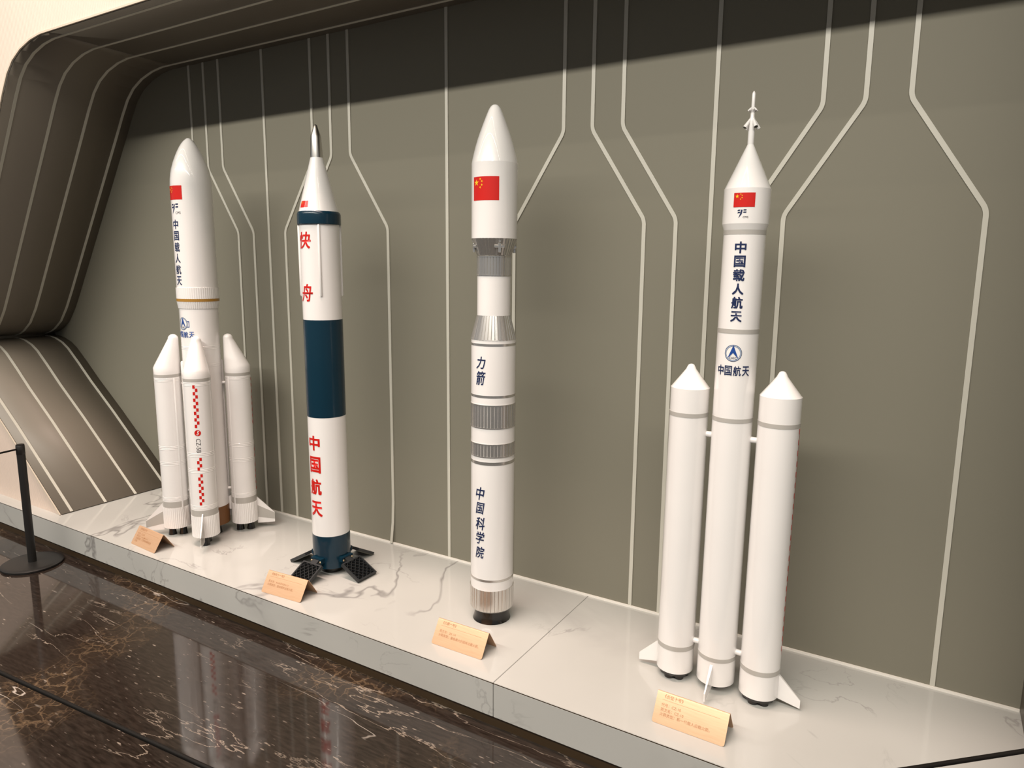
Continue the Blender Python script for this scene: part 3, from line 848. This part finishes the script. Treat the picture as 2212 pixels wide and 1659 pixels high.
# ------------------------------------------------------------------ folded name plates
def name_sign(label, loc, rz, title, lines, vrow):
    s = thing('name_sign', label, 'sign', (loc[0], loc[1], ZP), (0, 0, R_(rz)), 'folded copper name signs')
    W, HD, HZ, T = 0.2025, 0.0475, 0.0745, 0.0013
    sl = math.hypot(HD, HZ); th = math.atan2(HZ, HD); br = 0.0045
    bend = PI - 2*((PI - 2*th)/2) if False else 2*th
    # flat strip: v = 0 at front foot ... length
    cut = br/math.tan((PI - 2*th)/2) if False else br*math.tan(th)
    flat = sl - cut; arc = br*2*th
    LN = 2*flat + arc
    d1 = Vector((0, math.cos(th), math.sin(th)))
    def fold(u, v):
        if v <= flat: p = Vector((u, -HD, 0)) + d1*v
        elif v >= flat + arc: p = Vector((u, HD, 0)) + Vector((0, -math.cos(th), math.sin(th)))*(LN - v)
        else:
            ph = (v - flat)/br                               # turning angle
            c = Vector((u, -HD, 0)) + d1*flat + Vector((0, math.sin(th), -math.cos(th)))*br
            a = th - ph
            p = c + Vector((0, -math.sin(a), math.cos(a)))*br
        return p
    bm = bmesh.new(); rc = 0.007; pts = []
    for cx, cy, a0 in ((W/2-rc, rc, -90), (W/2-rc, LN-rc, 0), (-W/2+rc, LN-rc, 90), (-W/2+rc, rc, 180)):
        for k in range(7):
            a = R_(a0 + 15*k); pts.append((cx + rc*math.cos(a), cy + rc*math.sin(a), 0))
    bm.faces.new([bm.verts.new(p) for p in pts])
    for k in range(0, 9):
        bmesh.ops.bisect_plane(bm, geom=bm.verts[:]+bm.edges[:]+bm.faces[:], plane_co=(0, flat + arc*k/8, 0), plane_no=(0, 1, 0))
    for v in bm.verts: v.co = fold(v.co.x, v.co.y)
    bmesh.ops.recalc_face_normals(bm, faces=bm.faces[:])
    bmesh.ops.solidify(bm, geom=bm.faces[:], thickness=T)
    top = max((v.co - fold(v.co.x, sl*0.5)).dot(Vector((0, -math.sin(th), math.cos(th)))) for v in bm.verts if v.co.y < -0.012)
    lo = min(v.co.z for v in bm.verts)
    for v in bm.verts: v.co.z -= lo
    obj('folded_plate', bm, 'copper', s, smooth=30)
    nrm = Vector((0, -math.sin(th), math.cos(th)))
    def face(bm2):
        for v in bm2.verts:
            x, y = v.co.x, v.co.y
            p = fold(x, y) + nrm*(top + 0.00025); p.z -= lo
            v.co = p
        return bm2
    bm = bmesh.new(); x0 = -W/2 + 0.0175
    line_bm(title, x0 - 0.0005, sl*(1-0.155), 0.0100, bm, 0.012)
    obj('title_lettering', face(bm), 'etch', s, smooth=0)
    bm = bmesh.new(); rect(bm, x0, W/2 - 0.022, sl*(1-0.272) - 0.0003, sl*(1-0.272) + 0.0003)
    obj('rule_line', face(bm), 'etch', s, smooth=0)
    bm = bmesh.new()
    for ln, v in zip(lines, vrow): line_bm(ln, x0, sl*(1-v), 0.0092, bm, 0.004)
    obj('lettering', face(bm), 'etch', s, smooth=0)
    return s
name_sign('copper name sign in front of the boosters of the leftmost rocket', (-2.954, -0.601), -4, '《长征五号》',
          ['代号：CZ-5B', '英文名：Long March 5', '火箭类型：大型液体捆绑运载', '火箭。'], (0.40, 0.52, 0.65, 0.78))
name_sign('copper name sign partly covering a black grid fin of the navy banded rocket', (-2.064, -0.597), 4, '《快舟十一号》',
          ['英文名：KUAIZHOU-11', '火箭类型：固体燃料运载火箭。'], (0.47, 0.61))
name_sign('copper name sign before the single black nozzle of the silver ribbed rocket', (-1.2645, -0.555), 0.5, '《力箭一号》',
          ['英文名：ZK-1A', '火箭类型：量级最大的固体运载火箭。'], (0.47, 0.61))
name_sign('copper name sign with four lines, nearest the visitor, before the two-booster rocket', (-0.4835, -0.5615), -1.0, '《长征十号》',
          ['代号：CZ-10', '英文名：CZ-10', '火箭类型：新一代载人运载火箭。'], (0.42, 0.56, 0.70))

# ------------------------------------------------------------------ barrier post and cord
def barrier_post(label, loc, to, cord_label):
    po = thing('barrier_post', label, 'barrier post', (loc[0], loc[1], 0), group='black barrier posts')
    obj('base', lathe([(0.126, 0.0), (0.128, 0.003), (0.128, 0.010), (0.122, 0.0135), (0.105, 0.0150), (0.020, 0.0155)], 72), 'post', po)
    obj('pole', lathe([(0.0175, 0.0150), (0.0175, 0.583), (0.0168, 0.5865), (0.0150, 0.5870)], 40), 'post', po)
    obj('top_collar', lathe([(0.0175, 0.540), (0.0182, 0.541), (0.0182, 0.580), (0.0175, 0.581)], 40, cap=(False, False)), 'post', po)
    if to:
        d = Vector((to[0]-loc[0], to[1]-loc[1], 0)); u = d.normalized()
        P0 = u*0.017 + Vector((0, 0, 0.5667)); P1 = d - u*0.0192 + Vector((0, 0, 0.5667))
        obj('cord', tube([P0.lerp(P1, t/24) for t in range(25)], 0.0042, 14), 'cord', po, cord_label)
    return po
PA, PB, PC, PD = (-3.583, -0.822), (-3.40, -1.885), (-0.62, -1.668), (0.30, -0.815)
barrier_post('black barrier post on a round base standing in view at far left', PA, PB, 'black cord')
barrier_post('black barrier post whose straight cord crosses the dark floor at lower left', PB, PC, 'black cord')
barrier_post('black barrier post whose cord passes over the plinth at lower right', PC, PD, 'black cord')
barrier_post('black barrier post at the right end of the cord over the plinth', PD, None, None)
